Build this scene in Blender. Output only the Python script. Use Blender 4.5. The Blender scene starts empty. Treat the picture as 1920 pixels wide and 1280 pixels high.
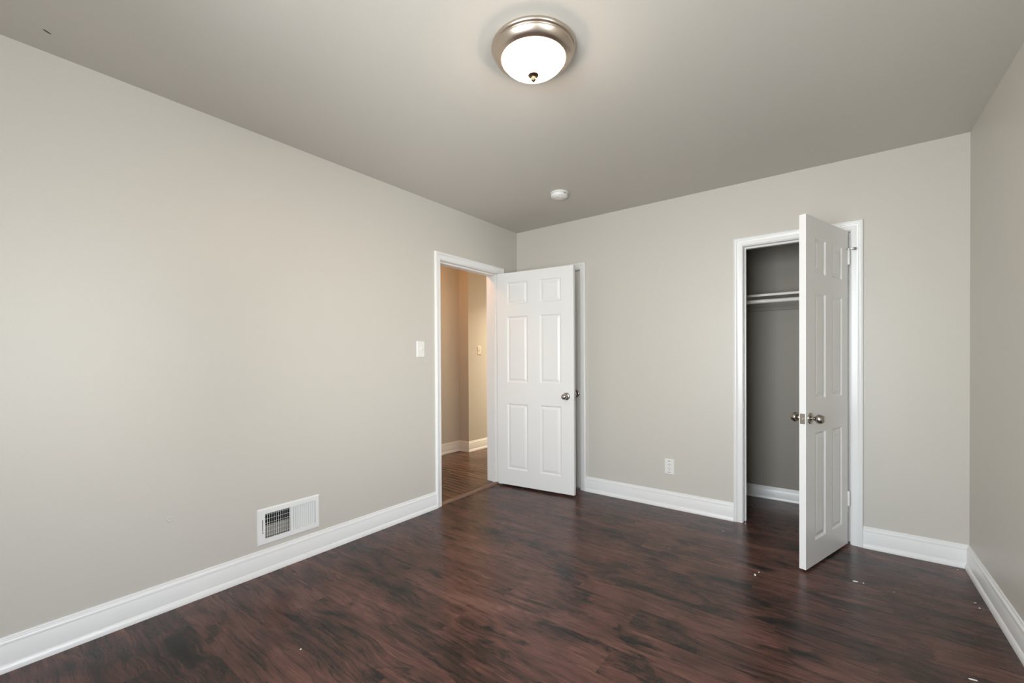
import bpy, bmesh, math, random
from mathutils import Vector, Matrix

S = bpy.context.scene
COL = S.collection
PI = math.pi
rnd = random.Random(7)

# ------------------------------------------------------------------ camera
cam_d = bpy.data.cameras.new('camera')
cam = bpy.data.objects.new('camera', cam_d)
COL.objects.link(cam)
YAW, PITCH, ROLL = 0.648, -0.007, 0.005
_R = Vector((math.cos(YAW), math.sin(YAW), 0))
_F0 = Vector((-math.sin(YAW), math.cos(YAW), 0))
_Z = Vector((0, 0, 1))
_F = _F0 * math.cos(PITCH) + _Z * math.sin(PITCH)
_U = -_F0 * math.sin(PITCH) + _Z * math.cos(PITCH)
_X = (_R - ROLL * _U).normalized()
_Y = (_U + ROLL * _R).normalized()
_B = -_F.normalized()
cam.matrix_world = Matrix(((_X.x, _Y.x, _B.x, 2.551), (_X.y, _Y.y, _B.y, -3.459),
                           (_X.z, _Y.z, _B.z, 1.192), (0, 0, 0, 1)))
cam_d.sensor_width = 36.0
cam_d.lens = 803.82 / 1920 * 36.0
cam_d.shift_y = (676.99 - 640) / 1920
cam_d.clip_start = 0.02
S.camera = cam

# ------------------------------------------------------------------ world, light, exposure
S.view_settings.view_transform = 'Standard'
S.view_settings.look = 'None'
S.view_settings.gamma = 1.0
S.view_settings.exposure = 0.56
S.cycles.use_denoising = True
S.cycles.max_bounces = 14
S.cycles.diffuse_bounces = 8
S.cycles.sample_clamp_indirect = 8.0

world = bpy.data.worlds.new('world')
S.world = world
world.use_nodes = True
_wn = world.node_tree.nodes
_bg = _wn['Background']
_sky = _wn.new('ShaderNodeTexSky')
_sky.sky_type = 'NISHITA'
_sky.sun_disc = False
_sky.sun_elevation = math.radians(40)
_sky.sun_rotation = math.radians(120)
world.node_tree.links.new(_sky.outputs['Color'], _bg.inputs['Color'])
_bg.inputs['Strength'].default_value = 0.25


def area_light(name, loc, target, sx, sy, watts, color, spread=180):
    d = bpy.data.lights.new(name, 'AREA')
    d.shape = 'RECTANGLE'
    d.size, d.size_y = sx, sy
    d.energy = watts
    d.color = color
    d.spread = math.radians(spread)
    o = bpy.data.objects.new(name, d)
    COL.objects.link(o)
    o.location = loc
    o.rotation_euler = (Vector(target) - Vector(loc)).to_track_quat('-Z', 'Y').to_euler()
    return o


# daylight entering through the windows behind the camera
DAY = (0.915, 0.968, 1.0)
area_light('daylight_front_window', (1.90, -4.22, 1.33), (1.8, 0, 1.80), 1.5, 1.55, 84, DAY)
area_light('daylight_right_window', (3.42, -3.00, 1.33), (0, -3.00, 1.65), 1.3, 1.55, 47, DAY)
# warm lamps of the hall: a recessed downlight past the doorway and a dim amber one further left
area_light('hall_downlight', (-0.60, 1.90, 2.42), (-0.66, 1.90, 0), 0.16, 0.16, 38, (1.0, 0.86, 0.64), 132)
area_light('hall_amber_lamp', (-0.62, -0.70, 2.40), (-0.85, -0.2, 1.9), 0.25, 0.25, 9, (1.0, 0.48, 0.18))

# room measures
W, D, H = 3.146, -3.95, 2.44        # width, y of the wall behind the camera, height
TL, TF = 0.155, 0.12                # thickness of left wall and of back wall


# ------------------------------------------------------------------ materials
def mat(name):
    m = bpy.data.materials.new(name)
    m.use_nodes = True
    nt = m.node_tree
    return m, nt, nt.nodes['Principled BSDF']


def simple(name, col, rough=0.5, metal=0.0, bump=0.0, bscale=200.0, var=0.0, vscale=3.0):
    m, nt, b = mat(name)
    b.inputs['Roughness'].default_value = rough
    b.inputs['Metallic'].default_value = metal
    tc = nt.nodes.new('ShaderNodeTexCoord')
    n = nt.nodes.new('ShaderNodeTexNoise')
    n.inputs['Scale'].default_value = vscale
    n.inputs['Detail'].default_value = 3
    nt.links.new(tc.outputs['Object'], n.inputs['Vector'])
    mx = nt.nodes.new('ShaderNodeMix')
    mx.data_type = 'RGBA'
    mx.inputs['A'].default_value = (*[c * (1 - var) for c in col], 1)
    mx.inputs['B'].default_value = (*[min(1, c * (1 + var)) for c in col], 1)
    nt.links.new(n.outputs['Fac'], mx.inputs['Factor'])
    nt.links.new(mx.outputs['Result'], b.inputs['Base Color'])
    if bump:
        n2 = nt.nodes.new('ShaderNodeTexNoise')
        n2.inputs['Scale'].default_value = bscale
        n2.inputs['Detail'].default_value = 2
        nt.links.new(tc.outputs['Object'], n2.inputs['Vector'])
        bp = nt.nodes.new('ShaderNodeBump')
        bp.inputs['Strength'].default_value = bump
        bp.inputs['Distance'].default_value = 0.002
        nt.links.new(n2.outputs['Fac'], bp.inputs['Height'])
        nt.links.new(bp.outputs['Normal'], b.inputs['Normal'])
    return m


M_WALL = simple('greige_wall_paint', (0.585, 0.557, 0.505), 0.42, bump=0.12, bscale=160, var=0.012, vscale=1.3)
M_CEIL = simple('greige_ceiling_paint', (0.585, 0.557, 0.505), 0.6, bump=0.10, bscale=90, var=0.02, vscale=1.1)
M_TRIM = simple('white_trim_paint', (0.81, 0.81, 0.80), 0.28, bump=0.05, bscale=60, var=0.008)
M_DOOR = simple('white_door_paint', (0.81, 0.81, 0.80), 0.34, bump=0.10, bscale=350, var=0.006)
M_PLATE = simple('white_plastic', (0.80, 0.79, 0.76), 0.3)
M_IVORY = simple('ivory_plastic', (0.74, 0.70, 0.60), 0.35)
M_DARK = simple('dark_slot', (0.012, 0.011, 0.010), 0.7)
M_VENTW = simple('white_enamelled_steel', (0.80, 0.80, 0.785), 0.35)
M_DUCT = simple('dark_duct_metal', (0.02, 0.02, 0.02), 0.6)
M_DAMP = simple('dusty_damper_steel', (0.36, 0.34, 0.29), 0.55, var=0.1, vscale=40)
M_NICKEL = simple('satin_nickel', (0.52, 0.47, 0.42), 0.27, 1.0, var=0.05, vscale=20)
M_KNOB = simple('satin_nickel_knob', (0.40, 0.37, 0.34), 0.2, 1.0, var=0.05, vscale=60)
M_BRUSH = simple('brushed_nickel_lamp', (0.60, 0.51, 0.43), 0.32, 1.0, var=0.04, vscale=30)
M_FINIAL = simple('darkened_nickel_finial', (0.17, 0.12, 0.08), 0.35, 1.0)  # nickel colour darkened to offset the glare of the glowing glass
M_CHROME = simple('bright_chrome', (0.7, 0.7, 0.7), 0.12, 1.0)
M_RUBBER = simple('grey_rubber', (0.25, 0.24, 0.23), 0.6)
M_SHELF = simple('closet_shelf_paint', (0.74, 0.72, 0.67), 0.4, var=0.02)
M_CLOSETW = simple('shaded_closet_paint', (0.27, 0.245, 0.205), 0.5, bump=0.1, bscale=120, var=0.05, vscale=2)  # same wall paint, with the closet's shade put into the colour
M_FLAKE = simple('paint_flake_white', (0.80, 0.78, 0.74), 0.6)
M_NICK = simple('dark_nick', (0.05, 0.05, 0.042), 0.8)


def glass_lamp():
    m, nt, b = mat('frosted_lamp_glass')
    b.inputs['Base Color'].default_value = (0.9, 0.87, 0.8, 1)
    b.inputs['Roughness'].default_value = 0.35
    b.inputs['Emission Color'].default_value = (1.0, 0.75, 0.52, 1)
    b.inputs['Emission Strength'].default_value = 27.0
    return m


M_GLOW = glass_lamp()


def window_glass():
    m = bpy.data.materials.new('window_glass')
    m.use_nodes = True
    nt = m.node_tree
    nt.nodes.clear()
    out = nt.nodes.new('ShaderNodeOutputMaterial')
    t = nt.nodes.new('ShaderNodeBsdfTransparent')
    g = nt.nodes.new('ShaderNodeBsdfGlossy')
    g.inputs['Roughness'].default_value = 0.02
    f = nt.nodes.new('ShaderNodeFresnel')
    mx = nt.nodes.new('ShaderNodeMixShader')
    nt.links.new(f.outputs[0], mx.inputs[0])
    nt.links.new(t.outputs[0], mx.inputs[1])
    nt.links.new(g.outputs[0], mx.inputs[2])
    nt.links.new(mx.outputs[0], out.inputs['Surface'])
    return m


M_PANE = window_glass()


def wood(name, ramp, plank_w, plank_l, rough, hall=False):
    """Plank floor: boards run along X; every board gets its own figure and tone."""
    m, nt, b = mat(name)
    N, L = nt.nodes, nt.links

    def math_(op, a, bb=None, c=None):
        n = N.new('ShaderNodeMath')
        n.operation = op
        for i, v in enumerate((a, bb, c)):
            if v is None:
                continue
            if isinstance(v, (int, float)):
                n.inputs[i].default_value = v
            else:
                L.new(v, n.inputs[i])
        return n.outputs[0]

    def comb(x, y, z):
        n = N.new('ShaderNodeCombineXYZ')
        for i, v in enumerate((x, y, z)):
            if isinstance(v, (int, float)):
                n.inputs[i].default_value = v
            else:
                L.new(v, n.inputs[i])
        return n.outputs[0]

    def noise(vec, scale, detail, rough_=0.5, dist=0.0):
        n = N.new('ShaderNodeTexNoise')
        n.inputs['Scale'].default_value = scale
        n.inputs['Detail'].default_value = detail
        n.inputs['Roughness'].default_value = rough_
        n.inputs['Distortion'].default_value = dist
        L.new(vec, n.inputs['Vector'])
        return n.outputs['Fac']

    def white(vec):
        n = N.new('ShaderNodeTexWhiteNoise')
        n.noise_dimensions = '2D'
        L.new(vec, n.inputs['Vector'])
        return n.outputs['Value']

    def smooth(v, lo, hi):
        n = N.new('ShaderNodeMapRange')
        n.interpolation_type = 'SMOOTHSTEP'
        L.new(v, n.inputs['Value'])
        n.inputs['From Min'].default_value = lo
        n.inputs['From Max'].default_value = hi
        return n.outputs['Result']

    tc = N.new('ShaderNodeTexCoord')
    sep = N.new('ShaderNodeSeparateXYZ')
    L.new(tc.outputs['Object'], sep.inputs[0])
    x, y = sep.outputs['X'], sep.outputs['Y']
    ry = math_('DIVIDE', y, plank_w)
    row = math_('FLOOR', ry)
    fy = math_('FRACT', ry)
    off = math_('MULTIPLY', white(comb(row, 3.7, 0)), plank_l)
    rx = math_('DIVIDE', math_('ADD', x, off), plank_l)
    colm = math_('FLOOR', rx)
    fx = math_('FRACT', rx)
    pid = white(comb(row, colm, 0))
    pid2 = white(comb(math_('ADD', row, 17.3), colm, 0))
    ox = math_('MULTIPLY', pid, 61.0)
    oy = math_('MULTIPLY', pid2, 47.0)
    gx, gy = math_('ADD', x, ox), math_('ADD', y, oy)
    # slow wandering of the figure
    warp = noise(comb(math_('MULTIPLY', gx, 3.4), math_('MULTIPLY', gy, 5.0), pid), 1.0, 2, 0.55)
    gyw = math_('ADD', gy, math_('MULTIPLY', math_('SUBTRACT', warp, 0.5), 0.075))
    figure = noise(comb(math_('MULTIPLY', gx, 2.2), math_('MULTIPLY', gyw, 30.0), pid), 1.0, 8, 0.68, 1.0)
    fine = noise(comb(math_('MULTIPLY', gx, 4.0), math_('MULTIPLY', gyw, 120.0), pid2), 1.0, 6, 0.7)
    blot = noise(comb(math_('MULTIPLY', gx, 3.6), math_('MULTIPLY', gy, 8.0), pid), 1.0, 7, 0.66, 0.8)

    def term(src, k):
        return math_('MULTIPLY', math_('SUBTRACT', src, 0.5), k)
    kb, kf, kn, kp = (0.95, 0.85, 0.95, 0.20) if not hall else (0.35, 1.45, 0.90, 0.15)
    v = math_('ADD', math_('ADD', term(blot, kb), term(figure, kf)), math_('ADD', term(fine, kn), term(pid, kp)))
    v = math_('ADD', v, 0.5)
    if hall:
        wav = N.new('ShaderNodeTexWave')
        wav.wave_type = 'BANDS'
        wav.bands_direction = 'Y'
        wav.inputs['Scale'].default_value = 1.0
        wav.inputs['Distortion'].default_value = 7.0
        wav.inputs['Detail'].default_value = 2.0
        wav.inputs['Detail Scale'].default_value = 0.8
        L.new(comb(math_('MULTIPLY', gx, 0.55), math_('MULTIPLY', gyw, 6.0), pid), wav.inputs['Vector'])
        v = math_('ADD', v, term(wav.outputs['Fac'], 0.55))
    else:
        # charcoal smudges and knots of the printed figure
        smudge = noise(comb(math_('MULTIPLY', gx, 3.4), math_('MULTIPLY', gyw, 7.0), pid2), 1.0, 5, 0.66, 0.6)
        v = math_('SUBTRACT', v, math_('MULTIPLY', smooth(smudge, 0.53, 0.70), 0.36))
        v = math_('ADD', v, 0.05)
    rp = N.new('ShaderNodeValToRGB')
    el = rp.color_ramp.elements
    while len(el) < len(ramp):
        el.new(0.5)
    for e, (p, c) in zip(el, ramp):
        e.position = p
        e.color = (*c, 1)
    L.new(v, rp.inputs['Fac'])
    # thin seams between boards
    ey = math_('MINIMUM', fy, math_('SUBTRACT', 1.0, fy))
    ex = math_('MINIMUM', fx, math_('SUBTRACT', 1.0, fx))
    sy = smooth(ey, 0.0, 0.0016 / plank_w)
    sx = smooth(ex, 0.0, 0.0012 / plank_l)
    seam = math_('MULTIPLY', sy, sx)
    mx = N.new('ShaderNodeMix')
    mx.data_type = 'RGBA'
    mx.inputs['A'].default_value = (0.012, 0.009, 0.008, 1)
    L.new(math_('ADD', 0.45, math_('MULTIPLY', seam, 0.55)), mx.inputs['Factor'])
    L.new(rp.outputs['Color'], mx.inputs['B'])
    L.new(mx.outputs['Result'], b.inputs['Base Color'])
    L.new(math_('ADD', rough, math_('MULTIPLY', math_('SUBTRACT', figure, 0.5), 0.15)), b.inputs['Roughness'])
    b.inputs['Specular IOR Level'].default_value = 0.31
    bp = N.new('ShaderNodeBump')
    bp.inputs['Strength'].default_value = 0.12
    bp.inputs['Distance'].default_value = 0.0012
    hgt = math_('ADD', math_('MULTIPLY', seam, 0.5), math_('MULTIPLY', math_('ADD', figure, fine), 0.6))
    L.new(hgt, bp.inputs['Height'])
    L.new(bp.outputs['Normal'], b.inputs['Normal'])
    return m


M_FLOOR = wood('dark_plank_floor', [(0.0, (.008, .0065, .006)), (0.26, (.017, .0125, .0110)), (0.40, (.038, .0215, .0175)),
                                    (0.54, (.076, .0345, .0275)), (0.72, (.122, .056, .044)), (1.0, (.22, .115, .09))],
               0.165, 1.2, 0.28)
M_HALLFL = wood('stained_oak_floor', [(0.0, (.012, .007, .005)), (0.32, (.035, .018, .011)), (0.5, (.085, .042, .024)),
                                      (0.72, (.15, .078, .045)), (1.0, (.22, .12, .075))],
                0.083, 0.9, 0.30, hall=True)
M_STRIP = simple('oak_threshold_wood', (0.17, 0.095, 0.06), 0.35, var=0.25, vscale=25)


# ------------------------------------------------------------------ mesh helpers
def link(name, bm, m, parent=None, smooth=False, angle=None):
    me = bpy.data.meshes.new(name)
    bmesh.ops.recalc_face_normals(bm, faces=bm.faces)
    bm.to_mesh(me)
    bm.free()
    me.materials.append(m)
    if smooth:
        for p in me.polygons:
            p.use_smooth = True
        if angle:
            me.set_sharp_from_angle(angle=math.radians(angle))
    o = bpy.data.objects.new(name, me)
    COL.objects.link(o)
    if parent:
        o.parent = parent
    return o


def tag(o, label=None, cat=None, group=None, kind=None):
    if label:
        o['label'] = label
    if cat:
        o['category'] = cat
    if group:
        o['group'] = group
    if kind:
        o['kind'] = kind
    return o


def empty(name, loc, rz=0.0):
    o = bpy.data.objects.new(name, None)
    o.empty_display_size = 0.1
    COL.objects.link(o)
    o.location = loc
    o.rotation_euler = (0, 0, rz)
    return o


def bx(bm, x0, x1, y0, y1, z0, z1, bev=0.0):
    r = bmesh.ops.create_cube(bm, size=1.0)
    vs = r['verts']
    for v in vs:
        v.co = Vector((x0 + (v.co.x + .5) * (x1 - x0), y0 + (v.co.y + .5) * (y1 - y0), z0 + (v.co.z + .5) * (z1 - z0)))
    if bev:
        es = list({e for v in vs for e in v.link_edges})
        bmesh.ops.bevel(bm, geom=es, offset=bev, segments=2, affect='EDGES', profile=0.5)
    return bm


def box(x0, x1, y0, y1, z0, z1, bev=0.0):
    return bx(bmesh.new(), x0, x1, y0, y1, z0, z1, bev)


def lathe(profile, seg=64, axis='Z', origin=(0, 0, 0), bm=None):
    """profile: (r, h) points turned round an axis through origin."""
    bm = bm or bmesh.new()
    rings = []
    for r, h in profile:
        ring = []
        k = 1 if r < 1e-6 else seg
        for i in range(k):
            a = 2 * PI * i / seg
            p = (r * math.cos(a), r * math.sin(a), h)
            if axis == 'Y':
                p = (p[0], p[2], p[1])
            elif axis == 'X':
                p = (p[2], p[0], p[1])
            ring.append(bm.verts.new(Vector(p) + Vector(origin)))
        rings.append(ring)
    for a, b in zip(rings, rings[1:]):
        for i in range(seg):
            j = (i + 1) % seg
            if len(a) == 1 and len(b) == 1:
                continue
            if len(a) == 1:
                bm.faces.new((a[0], b[i], b[j]))
            elif len(b) == 1:
                bm.faces.new((a[i], a[j], b[0]))
            else:
                bm.faces.new((a[i], a[j], b[j], b[i]))
    return bm


def holed_slab(s_cuts, z_cuts, solid, place, d0, d1):
    """Slab built from cells of a grid; solid(i, j) says which cells exist. place(s, d, z) -> xyz."""
    bm = bmesh.new()
    cache = {}

    def V(s, d, z):
        k = (round(s, 5), round(d, 5), round(z, 5))
        if k not in cache:
            cache[k] = bm.verts.new(place(s, d, z))
        return cache[k]
    ns, nz = len(s_cuts) - 1, len(z_cuts) - 1

    def ok(i, j):
        return 0 <= i < ns and 0 <= j < nz and solid(i, j)
    for i in range(ns):
        for j in range(nz):
            if not ok(i, j):
                continue
            a, b, c, d = s_cuts[i], s_cuts[i + 1], z_cuts[j], z_cuts[j + 1]
            for dd in (d0, d1):
                bm.faces.new((V(a, dd, c), V(b, dd, c), V(b, dd, d), V(a, dd, d)))
            if not ok(i - 1, j):
                bm.faces.new((V(a, d0, c), V(a, d1, c), V(a, d1, d), V(a, d0, d)))
            if not ok(i + 1, j):
                bm.faces.new((V(b, d0, c), V(b, d1, c), V(b, d1, d), V(b, d0, d)))
            if not ok(i, j - 1):
                bm.faces.new((V(a, d0, c), V(b, d0, c), V(b, d1, c), V(a, d1, c)))
            if not ok(i, j + 1):
                bm.faces.new((V(a, d0, d), V(b, d0, d), V(b, d1, d), V(a, d1, d)))
    return bm


def wall_with_holes(name, s0, s1, holes, place, thick, label, m=M_WALL, z1=H):
    sc = sorted({s0, s1, *[h[0] for h in holes], *[h[1] for h in holes]})
    zc = sorted({0.0, z1, *[h[2] for h in holes], *[h[3] for h in holes]})

    def solid(i, j):
        cs, cz = (sc[i] + sc[i + 1]) / 2, (zc[j] + zc[j + 1]) / 2
        return not any(h[0] < cs < h[1] and h[2] < cz < h[3] for h in holes)
    o = link(name, holed_slab(sc, zc, solid, place, 0.0, thick), m)
    return tag(o, label, 'wall', kind='structure')


# ------------------------------------------------------------------ room shell
tag(link('floor', box(-0.03, W + .1, D - .1, 0.95, -0.06, 0.0), M_FLOOR),
    'dark reddish brown wood plank floor of the bedroom', 'floor', kind='structure')
tag(link('floor_hall', box(-2.6, -0.05, -2.6, 3.2, -0.06, 0.008), M_HALLFL),
    'brown stained oak strip floor seen through the open doorway', 'floor', kind='structure')
ceil = tag(link('ceiling', box(-TL, W + .1, D - .1, TF, H, H + .08), M_CEIL),
           'plain greige painted ceiling carrying the dome light', 'ceiling', kind='structure')
tag(link('ceiling_hall', box(-2.6, -TL, -2.6, 3.2, H, H + .08), M_CEIL),
    'ceiling above the hall beyond the open door', 'ceiling', kind='structure')
tag(link('ceiling_closet', box(0.0, W + .1, TF, 0.95, H, H + .08), M_CEIL),
    'dark ceiling inside the open closet', 'ceiling', kind='structure')

# finished openings (between jamb faces)
MD = dict(a=-1.045, b=-0.289, top=1.988)      # doorway to the hall, along y on the left wall
CD = dict(a=2.016, b=2.622, top=1.985)        # closet doorway, along x on the back wall
ND = dict(a=0.096, b=0.703, top=1.985)        # narrow closed door, along x on the back wall
J = 0.018                                     # jamb board thickness
VENT = (-2.405, -2.10, 0.185, 0.335)
place_left = lambda s, d, z: Vector((-d, s, z))
place_back = lambda s, d, z: Vector((s, d, z))
place_right = lambda s, d, z: Vector((W + d, s, z))
place_front = lambda s, d, z: Vector((s, D - d, z))

wl = wall_with_holes('wall_left', D - .1, 0.0, [(MD['a'] - J, MD['b'] + J, 0.0, MD['top'] + J), VENT], place_left, TL,
                     'long greige left wall with the doorway and floor level vent')
wall_with_holes('wall_back', -TL, W + .1, [(CD['a'] - J, CD['b'] + J, 0.0, CD['top'] + J), (ND['a'] - J, ND['b'] + J, 0.0, ND['top'] + J)],
                place_back, TF, 'greige far wall with the closet doorway and narrow closed door')
WR = (-3.65, -2.35, 0.55, 2.13)
wall_with_holes('wall_right', D - .1, 0.0, [WR], place_right, 0.1, 'shaded greige wall at the right edge')
WF = (1.15, 2.65, 0.55, 2.13)
wall_with_holes('wall_front', 0.0, W, [WF], place_front, 0.1, 'greige wall with a window behind the viewpoint')

# hall shell
tag(link('wall_hall', box(-1.43, -1.325, -2.6, 0.531, 0, H), M_WALL), 'shadowed hall wall seen through the open doorway', 'wall', kind='structure')
tag(link('wall_hall_step', box(-1.43, -1.160, 0.531, 3.2, 0, H), M_WALL), 'lit stepped out hall wall carrying the hall light switch', 'wall', kind='structure')
tag(link('wall_hall_end', box(-1.43, -TL, -2.7, -2.6, 0, H), M_WALL), 'end wall of the hall hidden beside the doorway', 'wall', kind='structure')
tag(link('wall_hall_far', box(-1.43, -0.05, 3.2, 3.3, 0, H), M_WALL), 'far end wall of the hall behind the closed door', 'wall', kind='structure')
tag(link('wall_hall_side', box(-TL, -0.05, TF, 3.2, 0, H), M_WALL), 'hall side wall beyond the far corner', 'wall', kind='structure')

# closet shell
CB = 0.722
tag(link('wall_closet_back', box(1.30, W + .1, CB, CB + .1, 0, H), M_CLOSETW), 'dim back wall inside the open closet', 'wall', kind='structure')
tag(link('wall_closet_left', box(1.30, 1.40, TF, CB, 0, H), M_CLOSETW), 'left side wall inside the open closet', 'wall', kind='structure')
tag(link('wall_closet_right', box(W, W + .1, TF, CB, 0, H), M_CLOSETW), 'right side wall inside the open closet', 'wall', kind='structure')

# small marks on the shell
link('nick', lathe([(0, 0), (0.006, 0), (0.005, -0.0015), (0, -0.002)], 16), M_NICK, ceil).matrix_local = (
    Matrix.Translation((0.161, -3.216, H)) @ Matrix.Rotation(math.radians(30), 4, 'Z') @ Matrix.Diagonal((0.5, 2.3, 1, 1)))
link('nail_pop', lathe([(0.014, 0), (0.011, 0.0012), (0.006, 0.0016), (0.005, 0.0006), (0, 0.0004)], 20, 'X', (0.0, -2.816, 0.427)), M_WALL, wl, True)

# ------------------------------------------------------------------ baseboards
BASE = [(0, 0), (.022, 0), (.022, .006), (.0205, .016), (.0165, .025), (.0140, .029), (.0130, .030), (.0130, .098), (.0115, .1015),
        (.0120, .105), (.0125, .108), (.0115, .113), (.0085, .1185), (.0055, .121), (.0050, .123), (.0060, .126), (.0050, .130), (.0025, .132), (0, .132)]


def extrude_profile(prof, place, s0, s1, m0=0.0, m1=0.0):
    """prof: (d, z); m0, m1: mitre slope at the ends (s shifts by m*d)."""
    bm = bmesh.new()
    a = [bm.verts.new(place(s0 + m0 * d, d, z)) for d, z in prof]
    b = [bm.verts.new(place(s1 + m1 * d, d, z)) for d, z in prof]
    n = len(prof)
    for i in range(n):
        j = (i + 1) % n
        bm.faces.new((a[i], a[j], b[j], b[i]))
    bm.faces.new(a)
    bm.faces.new(list(reversed(b)))
    return bm


in_left = lambda s, d, z: Vector((d, s, z))
in_back = lambda s, d, z: Vector((s, -d, z))
in_right = lambda s, d, z: Vector((W - d, s, z))
in_front = lambda s, d, z: Vector((s, D + d, z))


def baseboard(name, place, s0, s1, m0, m1, label):
    o = link(name, extrude_profile(BASE, place, s0, s1, m0, m1), M_TRIM, None, True, 40)
    return tag(o, label, 'baseboard', kind='structure')


CW = 0.056
baseboard('baseboard_left', in_left, D, MD['a'] - .005 - CW, 1, 0, 'white baseboard running along the left wall under the vent')
baseboard('baseboard_left_corner', in_left, MD['b'] + .005 + CW, 0.0, 0, -1, 'short white baseboard hidden behind the open hall door')
baseboard('baseboard_back', in_back, ND['b'] + .005 + CW, CD['a'] - .005 - CW, 0, 0, 'white baseboard under the wall outlet')
baseboard('baseboard_back_corner', in_back, CD['b'] + .005 + CW, W, 0, -1, 'white baseboard between closet casing and right corner')
baseboard('baseboard_right', in_right, D, 0.0, 1, -1, 'white baseboard along the right wall')
baseboard('baseboard_front', in_front, 0.0, W, 1, -1, 'white baseboard on the wall behind the viewpoint')
baseboard('baseboard_closet', lambda s, d, z: Vector((s, CB - d * .8, z * .78)), 1.40, W, 0, 0, 'dim baseboard at the back of the closet')
baseboard('baseboard_hall', lambda s, d, z: Vector((-1.325 + d, s, z + .008)), -2.6, 0.531, 0, -1, 'white baseboard on the shadowed hall wall')
baseboard('baseboard_hall_step', lambda s, d, z: Vector((s, 0.531 - d, z + .008)), -1.325, -1.160, 1, 1, 'short white baseboard return on the hall step')
baseboard('baseboard_hall_far', lambda s, d, z: Vector((-1.160 + d, s, z + .008)), 0.531, 3.2, -1, 0, 'white baseboard on the lit hall wall')

# ------------------------------------------------------------------ door casings, jambs, stops
CAS = [(0, 0), (0, .0085), (.0015, .0100), (.006, .0105), (.022, .0115), (.030, .0120), (.0335, .0135), (.037, .0160), (.041, .0175), (.044, .0175),
       (.0455, .0160), (.047, .0165), (.050, .0185), (.053, .0180), (.0555, .0160), (CW, .0140), (CW, 0)]


def casing(place, a, b, top):
    bm = bmesh.new()
    rv = .005
    a, b, top = a - rv, b + rv, top + rv
    rings = []
    for st in range(4):
        r = []
        for w, d in CAS:
            s = a - w if st < 2 else b + w
            z = 0.0 if st in (0, 3) else top + w
            r.append(bm.verts.new(place(s, d, z)))
        rings.append(r)
    n = len(CAS)
    for r0, r1 in zip(rings, rings[1:]):
        for i in range(n):
            j = (i + 1) % n
            bm.faces.new((r0[i], r0[j], r1[j], r1[i]))
    bm.faces.new(rings[0])
    bm.faces.new(rings[3])
    return bm


def pbox(bm, place, s0, s1, d0, d1, z0, z1):
    P = [place(s, d, z) for s in (s0, s1) for d in (d0, d1) for z in (z0, z1)]
    lo = Vector((min(p.x for p in P), min(p.y for p in P), min(p.z for p in P)))
    hi = Vector((max(p.x for p in P), max(p.y for p in P), max(p.z for p in P)))
    bx(bm, lo.x, hi.x, lo.y, hi.y, lo.z, hi.z)


def door_trim(name, place_in, place_wall, o, thick, label, stop_d):
    root = empty(name, place_in((o['a'] + o['b']) / 2, 0, 0))
    tag(root, label, 'door frame', kind='structure')
    inv = Matrix.Translation(-root.location)

    def add(nm, bm, mm=M_TRIM, sm=False):
        bm.transform(inv)
        return link(nm, bm, mm, root, sm, 35 if sm else None)
    add('casing', casing(place_in, o['a'], o['b'], o['top']), sm=True)
    bm = bmesh.new()
    pbox(bm, place_wall, o['a'] - J, o['a'], -.0005, thick, 0, o['top'] + J)
    pbox(bm, place_wall, o['b'], o['b'] + J, -.0005, thick, 0, o['top'] + J)
    pbox(bm, place_wall, o['a'], o['b'], -.0005, thick, o['top'], o['top'] + J)
    add('jamb', bm)
    bm = bmesh.new()
    pbox(bm, place_wall, o['a'], o['a'] + .011, stop_d, stop_d + .034, 0, o['top'])
    pbox(bm, place_wall, o['b'] - .011, o['b'], stop_d, stop_d + .034, 0, o['top'])
    pbox(bm, place_wall, o['a'] + .011, o['b'] - .011, stop_d, stop_d + .034, o['top'] - .011, o['top'])
    add('door_stop', bm)
    return root, add


t1, add1 = door_trim('trim_1', in_left, place_left, MD, TL, 'white casing and jamb round the open hall doorway', 0.045)
t2, add2 = door_trim('trim_2', in_back, place_back, CD, TF, 'white casing and jamb round the open closet', 0.045)
t3, add3 = door_trim('trim_3', in_back, place_back, ND, TF, 'white casing of the narrow closed door in the far corner', 0.042)
tag(add2('strike_plate', box(CD['a'], CD['a'] + .0015, .006, .034, .82, .88, .0004), M_NICKEL), 'metal strike plate on the white jamb')
tag(add1('strike_plate', box(-.034, -.001, MD['a'], MD['a'] + .0015, .845, .905, .0004), M_NICKEL), 'metal strike plate on the white jamb')

# threshold between bedroom and hall
bm = extrude_profile([(-.054, .008), (-.050, .0125), (-.040, .0145), (-.020, .0145), (-.010, .012), (-.004, .006), (-.002, 0.0), (-.054, 0.0)],
                     lambda s, d, z: Vector((d, s, z)), MD['a'] + .001, MD['b'] - .001)
tag(link('threshold_strip', bm, M_STRIP, None, True, 40), 'low brown wooden strip across the open doorway floor', 'threshold')

# ------------------------------------------------------------------ doors


def panel_bm(x0, x1, z0, z1, t):
    """raised and moulded panel, both faces"""
    bm = bmesh.new()
    prof = [(0, 0), (.004, .0015), (.009, .0065), (.013, .0085), (.016, .0085), (.034, .0030), (.037, .0025)]
    for side in (0, 1):
        prev = None
        for ins, dep in prof:
            y = dep if side == 0 else t - dep
            r = [bm.verts.new((x, y, z)) for x, z in ((x0 + ins, z0 + ins), (x1 - ins, z0 + ins), (x1 - ins, z1 - ins), (x0 + ins, z1 - ins))]
            if prev:
                for i in range(4):
                    j = (i + 1) % 4
                    bm.faces.new((prev[i], prev[j], r[j], r[i]))
            prev = r
        bm.faces.new(prev)
    # join both rims
    return bm


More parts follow.
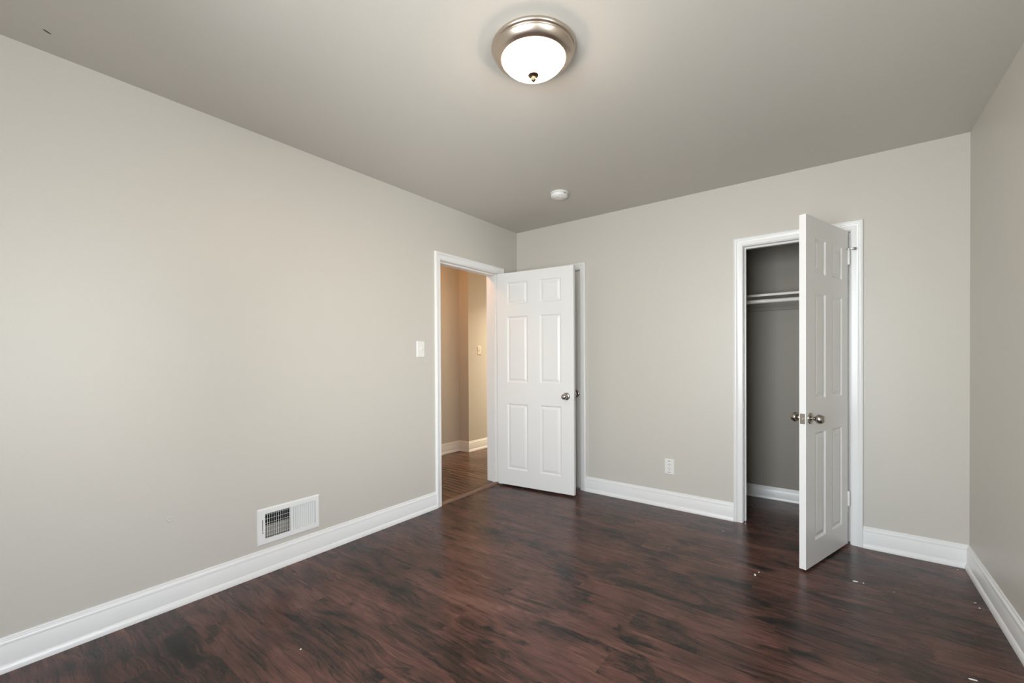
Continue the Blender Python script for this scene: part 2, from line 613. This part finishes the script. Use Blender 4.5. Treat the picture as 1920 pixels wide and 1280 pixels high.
def knob_bm(sgn, y0):
    prof = [(0, .066), (.012, .0660), (.0185, .064), (.0225, .058), (.0255, .048), (.0262, .042), (.0250, .036), (.0205, .031), (.0140, .028), (.0110, .024),
            (.0105, .012), (.0120, .006), (.0, .006)]
    return lathe([(r, y0 + sgn * h) for r, h in prof], 36, 'Y')


def rosette_bm(sgn, y0):
    prof = [(0, .0095), (.015, .0095), (.022, .008), (.029, .0055), (.0325, .003), (.033, 0.0), (0, 0)]
    return lathe([(r, y0 + sgn * h) for r, h in prof], 36, 'Y')


def make_door(name, w, z0, z1, t, px, pz, label, loc, rz, knob_x, knob_z, hinges, hinge_y, latch=True):
    root = empty(name, loc, rz)
    tag(root, label, 'door', kind='structure')
    xs = sorted({0, w, *[v for p in px for v in p]})
    zs = sorted({z0, z1, *[v for p in pz for v in p]})

    def solid(i, j):
        cx, cz = (xs[i] + xs[i + 1]) / 2, (zs[j] + zs[j + 1]) / 2
        return not (any(a < cx < b for a, b in px) and any(a < cz < b for a, b in pz))
    link('door_leaf', holed_slab(xs, zs, solid, lambda s, d, z: Vector((s, d, z)), 0.0, t), M_DOOR, root)
    for a, b in pz:
        for c, d in px:
            link('panel', panel_bm(c, d, a, b, t), M_DOOR, root)
    for sgn, y in ((-1, 0.0), (1, t)):
        k = link('door_knob', knob_bm(sgn, y), M_KNOB, root, True, 50)
        k.location = (knob_x, 0, knob_z)
        tag(k, 'satin nickel knob')
        r = link('rosette', rosette_bm(sgn, y), M_KNOB, k, True, 50)
        ax = link('keyhole_button', lathe([(0, y + sgn * .0675), (.006, y + sgn * .0672), (.0072, y + sgn * .066), (0, y + sgn * .065)], 20, 'Y'), M_CHROME, k, True, 50)
    if latch:
        lp = link('latch_plate', box(w - .0005, w + .0012, t / 2 - .0125, t / 2 + .0125, knob_z - .029, knob_z + .029, .0005), M_NICKEL, root)
        tag(lp, 'metal latch plate on the white door edge')
        bm = bmesh.new()
        bx(bm, w + .001, w + .0075, t / 2 - .006, t / 2 + .005, knob_z - .008, knob_z + .008, .002)
        link('latch_bolt', bm, M_NICKEL, lp)
    for hz in hinges:
        h = link('hinge', lathe([(0, -.047), (.0035, -.047), (.0062, -.044), (.0066, -.043), (.0066, .043), (.0062, .044), (.0035, .047), (0, .047)], 18), M_TRIM, root, True, 40)
        h.location = (-.004, hinge_y, hz)
        s = 1 if hinge_y < t / 2 else -1
        bm = bmesh.new()
        bx(bm, -.0015, .006, min(0, s * .03), max(0, s * .03), -.044, .044)
        link('hinge_leaf', bm, M_TRIM, h)
    return root


# hall door, swung about ninety-six degrees into the room
make_door('door_1', 0.766, 0.018, 1.982, 0.0345,
          [(.103, .320), (.443, .650)], [(.166, .773), (.968, 1.578), (1.686, 1.893)],
          'white six panel hall door standing open against the far corner', (0.008, -0.3215, 0), math.radians(6.5), 0.696, 0.862, (1.765, 1.0, .29), 0.0345)
# closet door, swung about seventy degrees into the room
d2 = make_door('door_2', 0.606, 0.013, 1.978, 0.033,
               [(.092, .247), (.338, .489)], [(.150, .762), (.949, 1.556), (1.663, 1.867)],
               'white six panel closet door standing half open, seen nearly edge on', (2.5767, -0.0156, 0), math.radians(251.6), 0.548, 0.848, (1.816, .295), 0.036)
# narrow door, closed
make_door('door_3', 0.600, 0.015, 1.975, 0.035,
          [(.090, .245), (.335, .490)], [(.150, .762), (.949, 1.556), (1.663, 1.867)],
          'closed white door mostly hidden behind the open hall door', (0.0995, 0.004, 0), 0.0, 0.5640, 0.868, (1.78, .29), -0.004, latch=False)

# hinge pin door bumper on the top closet hinge
bmp = empty('hinge_pin_bumper', (2.612, -0.038, 1.866))
bmp.parent = d2
bmp.matrix_parent_inverse = Matrix.Rotation(-math.radians(251.6), 4, 'Z') @ Matrix.Translation((-2.5767, 0.0156, 0))
tag(bmp, 'small chrome bumper on the top hinge')
link('collar', lathe([(0, -.003), (.0085, -.003), (.0095, 0), (.0085, .003), (0, .003)], 20), M_CHROME, bmp, True, 40)


def rod(p, q, r0, r1, m, name, parent):
    p, q = Vector(p), Vector(q)
    L = (q - p).length
    o = link(name, lathe([(0, 0), (r0, 0), (r1, L), (0, L)], 14), m, parent, True, 40)
    o.matrix_local = Matrix.Translation(p) @ (q - p).to_track_quat('Z', 'Y').to_matrix().to_4x4()
    return o


rod((0, 0, 0), (-.030, -.022, .002), .003, .003, M_CHROME, 'arm', bmp)
rod((-.024, -.018, .0015), (-.034, -.025, .0022), .0075, .0075, M_CHROME, 'pad', bmp)
rod((0, 0, 0), (.028, -.004, -.001), .003, .003, M_CHROME, 'arm', bmp)
rod((.022, -.0025, -.001), (.034, .006, -.001), .0075, .0075, M_RUBBER, 'pad', bmp)

# ------------------------------------------------------------------ closet fittings
tag(link('closet_shelf', box(1.402, W - .002, .42, CB - .001, 1.669, 1.687, .0012), M_SHELF),
    'pale painted wooden shelf high inside the closet above the rod', 'shelf')
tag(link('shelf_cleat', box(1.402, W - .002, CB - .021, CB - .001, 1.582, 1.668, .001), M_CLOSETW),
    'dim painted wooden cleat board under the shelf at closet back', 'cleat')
rr = tag(empty('closet_rod', (2.27, .36, 1.622)), 'pale hanging rod across the closet just below the shelf', 'closet rod')
o = link('rod', lathe([(0, -.862), (.0155, -.862), (.0155, .868), (0, .868)], 28, 'X'), M_SHELF, rr, True, 40)
for sx in (-.866, .872):
    link('rod_socket', lathe([(0, sx - .006), (.028, sx - .006), (.028, sx + .002), (.019, sx + .004), (0, sx + .004)], 24, 'X'), M_NICKEL, rr, True, 40)

# ------------------------------------------------------------------ ceiling light
cl = tag(empty('ceiling_light', (1.580, -2.024, H)), 'round brushed nickel flush mount dome light glowing on the ceiling', 'ceiling light')
link('mounting_pan', lathe([(0, 0), (.158, 0), (.166, -.004), (.1685, -.010), (.1675, -.015), (.163, -.0185), (.1585, -.020), (.1575, -.022), (.159, -.0235),
                            (.1615, -.025), (.162, -.0275), (.1605, -.0305), (.157, -.036), (.152, -.042), (.1465, -.0475), (.141, -.051), (.138, -.052),
                            (.1350, -.0545), (.1320, -.0555), (.1275, -.054), (.126, -.050), (.120, -.030), (0, -.030)], 96), M_BRUSH, cl, True, 50)
link('glass_shade', lathe([(.1245, -.043), (.1258, -.048), (.1255, -.053), (.1225, -.0600), (.1165, -.0680), (.107, -.0768), (.094, -.0860), (.079, -.0942), (.062, -.1015),
                           (.044, -.1070), (.024, -.1110), (0, -.1125)], 96), M_GLOW, cl, True)
fin = link('finial', lathe([(0, -.1105), (.0195, -.1105), (.0215, -.1125), (.0205, -.1150), (.0150, -.1172), (.0095, -.1190), (.0078, -.1215), (.0085, -.1250), (.0098, -.1290),
                            (.0085, -.1335), (.0045, -.1380), (0, -.1400)], 32), M_FINIAL, cl, True, 60)

# ------------------------------------------------------------------ smoke detector
sd = tag(empty('smoke_detector', (.879, -.646, H)), 'round white smoke detector on the ceiling near the far corner', 'smoke detector')
link('mounting_base', lathe([(0, 0), (.0665, 0), (.0675, -.003), (.0665, -.008), (.060, -.010), (0, -.010)], 48), M_PLATE, sd, True, 40)
link('housing', lathe([(0, -.0105), (.0595, -.0105), (.0625, -.0135), (.063, -.0280), (.0605, -.0320), (.055, -.0345), (.052, -.0335), (.0505, -.0345), (.047, -.0385),
                       (.035, -.041), (0, -.042)], 48), M_PLATE, sd, True, 40)
a = math.radians(-18)
v = link('sounder_slot', box(-.011, .011, -.0008, .0008, -.0018, .0018, .0004), M_DARK, sd)
v.matrix_local = Matrix.Translation((.0632 * math.cos(a), .0632 * math.sin(a), -.019)) @ Matrix.Rotation(a + PI / 2, 4, 'Z')
link('test_button', lathe([(0, -.0408), (.010, -.0408), (.0105, -.0425), (.009, -.0437), (0, -.044)], 24), M_PLATE, sd, True, 40).location = (.016, -.012, 0)

# ------------------------------------------------------------------ wall vent register
vr = tag(empty('wall_vent', (0, -2.2515, .2585)), 'white metal air vent in the left wall above the baseboard', 'vent')
vb = bmesh.new()
hw, hh = .1785, .1015
gy0, gy1, gz0, gz1 = -.140, .150, -.068, .070     # face opening
# sloped flange as nested rectangles
def loop(y0, y1, z0, z1, x):
    return [vb.verts.new(p) for p in ((x, y0, z0), (x, y1, z0), (x, y1, z1), (x, y0, z1))]
L_ = [loop(-hw, hw, -hh, hh, 0.0), loop(-hw, hw, -hh, hh, .0022), loop(-hw + .007, hw - .007, -hh + .007, hh - .007, .0075),
      loop(gy0, gy1, gz0, gz1, .0075), loop(gy0, gy1, gz0, gz1, -.004)]
for r0, r1 in zip(L_, L_[1:]):
    for i in range(4):
        j = (i + 1) % 4
        vb.faces.new((r0[i], r0[j], r1[j], r1[i]))
bx(vb, -.003, .0074, .001, .0085, gz0, gz1)       # centre mullion
frame = link('register_frame', vb, M_VENTW, vr)
NL = 11
for k in range(NL + 1):
    y = gy0 + .001 + (0.0 - gy0) * (k + .25) / (NL + .6)
    f = link('fin', box(-.0065, .0065, -.0007, .0007, gz0, gz1), M_VENTW, vr)
    f.matrix_local = Matrix.Translation((.0005, y, 0)) @ Matrix.Rotation(math.radians(-24), 4, 'Z')
NR = 11
for k in range(NR):
    y = .0085 + (gy1 - .0085) * (k + .5) / NR
    f = link('fin', box(-.0056, .0056, -.0007, .0007, gz0, gz1), M_VENTW, vr)
    f.matrix_local = Matrix.Translation((.001, y, 0)) @ Matrix.Rotation(math.radians(46), 4, 'Z')
for k in range(6):
    z = gz0 + .010 + (gz1 - gz0 - .012) * k / 5.4
    link('cross_bar', box(-.0115, -.0085, gy0, gy1, z - .0006, z + .0006), M_VENTW, vr)
db = bmesh.new()
x0, x1 = -.125, -.012
for q in (((x0, -.150, -.072), (x0, .150, -.072), (x0, .150, .074), (x0, -.150, .074)),
          ((x0, -.150, -.072), (x1, -.150, -.072), (x1, .150, -.072), (x0, .150, -.072)),
          ((x0, -.150, .074), (x1, -.150, .074), (x1, .150, .074), (x0, .150, .074)),
          ((x0, -.150, -.072), (x1, -.150, -.072), (x1, -.150, .074), (x0, -.150, .074)),
          ((x0, .150, -.072), (x1, .150, -.072), (x1, .150, .074), (x0, .150, .074))):
    db.faces.new([db.verts.new(p) for p in q])
link('duct', db, M_DUCT, vr)
dm = link('damper', box(-.0008, .0008, -.145, .145, -.033, .033), M_DAMP, vr)
dm.matrix_local = Matrix.Translation((-.036, 0, -.042)) @ Matrix.Rotation(math.radians(-20), 4, 'Y')
link('lever_slot', box(.0068, .0078, -.1535, -.1500, -.036, .040), M_DARK, vr)
bm = box(.007, .020, -.1560, -.1480, -.024, -.020, .001)
lv = link('lever', bm, M_VENTW, vr)
for y in (-.168, .166):
    link('screw', lathe([(0, .0095), (.002, .0093), (.0035, .0082), (.0035, .007), (0, .007)], 14, 'X', (0, y, 0.0)), M_VENTW, vr, True, 40)

# ------------------------------------------------------------------ switches and outlet


def plate_bm(hw, hh, d, bev):
    """bevelled cover plate lying in local XZ, facing -Y"""
    bm = bmesh.new()
    prev = None
    for ins, y in ((0, 0), (0, -.0015), (bev * .4, -d * .75), (bev, -d)):
        r = [bm.verts.new(p) for p in ((-hw + ins, y, -hh + ins), (hw - ins, y, -hh + ins), (hw - ins, y, hh - ins), (-hw + ins, y, hh - ins))]
        if prev:
            for i in range(4):
                j = (i + 1) % 4
                bm.faces.new((prev[i], prev[j], r[j], r[i]))
        prev = r
    bm.faces.new(prev)
    return bm


def light_switch(loc, rz, hw, hh, label, m, decora=False):
    r = tag(empty('light_switch', loc, rz), label, 'light switch')
    link('cover_plate', plate_bm(hw, hh, .006, .006), m, r)
    if decora:
        link('rocker', box(-.016, .016, -.0085, -.0055, -.033, .033, .0012), m, r)
    else:
        link('toggle_surround', box(-.0055, .0055, -.0068, -.0058, -.0125, .0125, .0003), m, r)
        t = link('toggle', box(-.0045, .0045, -.017, 0.0, -.0045, .0045, .0012), m, r)
        t.matrix_local = Matrix.Translation((0, -.005, 0)) @ Matrix.Rotation(math.radians(-28), 4, 'X')
    for z in (-.030, .030):
        if not decora:
            link('screw', lathe([(0, -.0072), (.002, -.0070), (.0032, -.0062), (.0032, -.0055), (0, -.0055)], 14, 'Y', (0, 0, z)), m, r, True, 40)
    return r


light_switch((0, -1.254, 1.265), PI / 2, .0395, .0615, 'white toggle light switch left of the hall doorway', M_PLATE)
light_switch((-1.160, .735, 1.297), PI / 2, .036, .058, 'cream light switch on the hall wall inside the doorway', M_IVORY)

ol = tag(empty('power_outlet', (1.4945, 0, .327)), 'white duplex power outlet low on the far wall', 'power outlet')
link('cover_plate', plate_bm(.0375, .061, .006, .005), M_PLATE, ol)
link('receptacle', box(-.0165, .0165, -.0078, -.0055, -.0335, .0335, .0010), M_PLATE, ol)
for z in (.0165, -.0165):
    for x, hz in ((-.0064, .0042), (.0064, .0036)):
        link('slot', box(x - .0010, x + .0010, -.0082, -.0076, z + .003 - hz, z + .003 + hz), M_DARK, ol)
    link('ground_hole', lathe([(0, -.0082), (.0026, -.0082), (.0026, -.0076), (0, -.0076)], 14, 'Y', (0, 0, z - .0075)), M_DARK, ol)
for z in (.0435, -.0445):
    link('plate_slot', box(-.0125, .0095, -.0066, -.0056, z - .0016, z + .0016), M_DARK, ol)

# ------------------------------------------------------------------ windows behind the camera (never seen, they let the daylight in)


def window(name, place, h, label):
    a, b, z0, z1 = h
    r = tag(empty(name, place((a + b) / 2, .05, z0)), label, 'window', kind='structure')
    inv = Matrix.Translation(-r.location)
    bm = bmesh.new()
    for s0, s1, q0, q1 in ((a, a + .045, z0, z1), (b - .045, b, z0, z1), (a + .045, b - .045, z0, z0 + .045), (a + .045, b - .045, z1 - .045, z1),
                           (a + .045, b - .045, (z0 + z1) / 2 - .02, (z0 + z1) / 2 + .02)):
        pbox(bm, place, s0, s1, .03, .075, q0, q1)
    bm.transform(inv)
    link('sash', bm, M_TRIM, r)
    for q0, q1 in ((z0 + .045, (z0 + z1) / 2 - .02), ((z0 + z1) / 2 + .02, z1 - .045)):
        bm = bmesh.new()
        pbox(bm, place, a + .045, b - .045, .05, .053, q0, q1)
        bm.transform(inv)
        link('pane', bm, M_PANE, r)
    bm = casing(lambda s, d, z: place(s, -d, z), a, b, z1)
    for vtx in bm.verts:
        if vtx.co.z < .001:
            vtx.co.z = z0
    bm.transform(inv)
    link('casing', bm, M_TRIM, r, True, 35)
    return r


window('window_1', place_front, WF, 'white sash window in the wall behind the viewpoint')
window('window_2', place_right, WR, 'white sash window in the right wall beside the viewpoint')

# ------------------------------------------------------------------ paint flakes and crumbs on the floor


def flake(x, y, size, el, label, grp):
    bm = bmesh.new()
    n = 7
    ph = rnd.random() * 6
    top, bot = [], []
    for i in range(n):
        a_ = 2 * PI * i / n
        r = size * (0.7 + .5 * rnd.random())
        px, py = r * el * math.cos(a_), r * math.sin(a_)
        c, s = math.cos(ph), math.sin(ph)
        P = (px * c - py * s, px * s + py * c)
        bot.append(bm.verts.new((P[0], P[1], 0)))
        top.append(bm.verts.new((P[0] * .85, P[1] * .85, size * (.35 + .35 * rnd.random()))))
    bm.faces.new(bot)
    bm.faces.new(top)
    for i in range(n):
        j = (i + 1) % n
        bm.faces.new((bot[i], bot[j], top[j], top[i]))
    o = link('paint_flake', bm, M_FLAKE)
    o.location = (x, y, 0.0002)
    return tag(o, label, 'paint flake', grp)


G = 'paint flakes on the bedroom floor'
flake(2.196, -.797, .0070, 1.6, 'largest white paint flake, on the floor left of the closet door edge', G)
flake(2.209, -.751, .0038, 1.2, 'small white crumb just behind the largest paint flake', G)
flake(1.933, -.255, .0036, 1.0, 'tiny white crumb on the floor before the closet casing', G)
flake(2.632, -.558, .0045, 3.0, 'long thin white flake on the floor right of the closet door', G)
flake(2.664, -.556, .0034, 1.3, 'small white crumb right of the long thin flake', G)
flake(2.783, -.575, .0026, 1.2, 'lone tiny crumb right of the two flakes beyond the closet door', G)
flake(3.085, -.469, .0030, 1.6, 'tiny crumb beside the right baseboard, farther of two', G)
flake(3.090, -.520, .0030, 1.8, 'tiny crumb beside the right baseboard, nearer of two', G)
flake(3.090, -.060, .0030, 1.4, 'tiny crumb on the floor in the far right corner', G)
flake(.795, -2.589, .0038, 1.2, 'tiny white crumb on the open floor in front of the wall vent', G)
flake(1.177, -.952, .0026, 1.2, 'tiny white crumb on the floor before the open hall door', G)
flake(2.030, -.012, .0042, 1.1, 'white crumb at the foot of the left closet jamb', G)
flake(2.954, -1.187, .0034, 4.0, 'thin white sliver on the floor at the lower right', G)
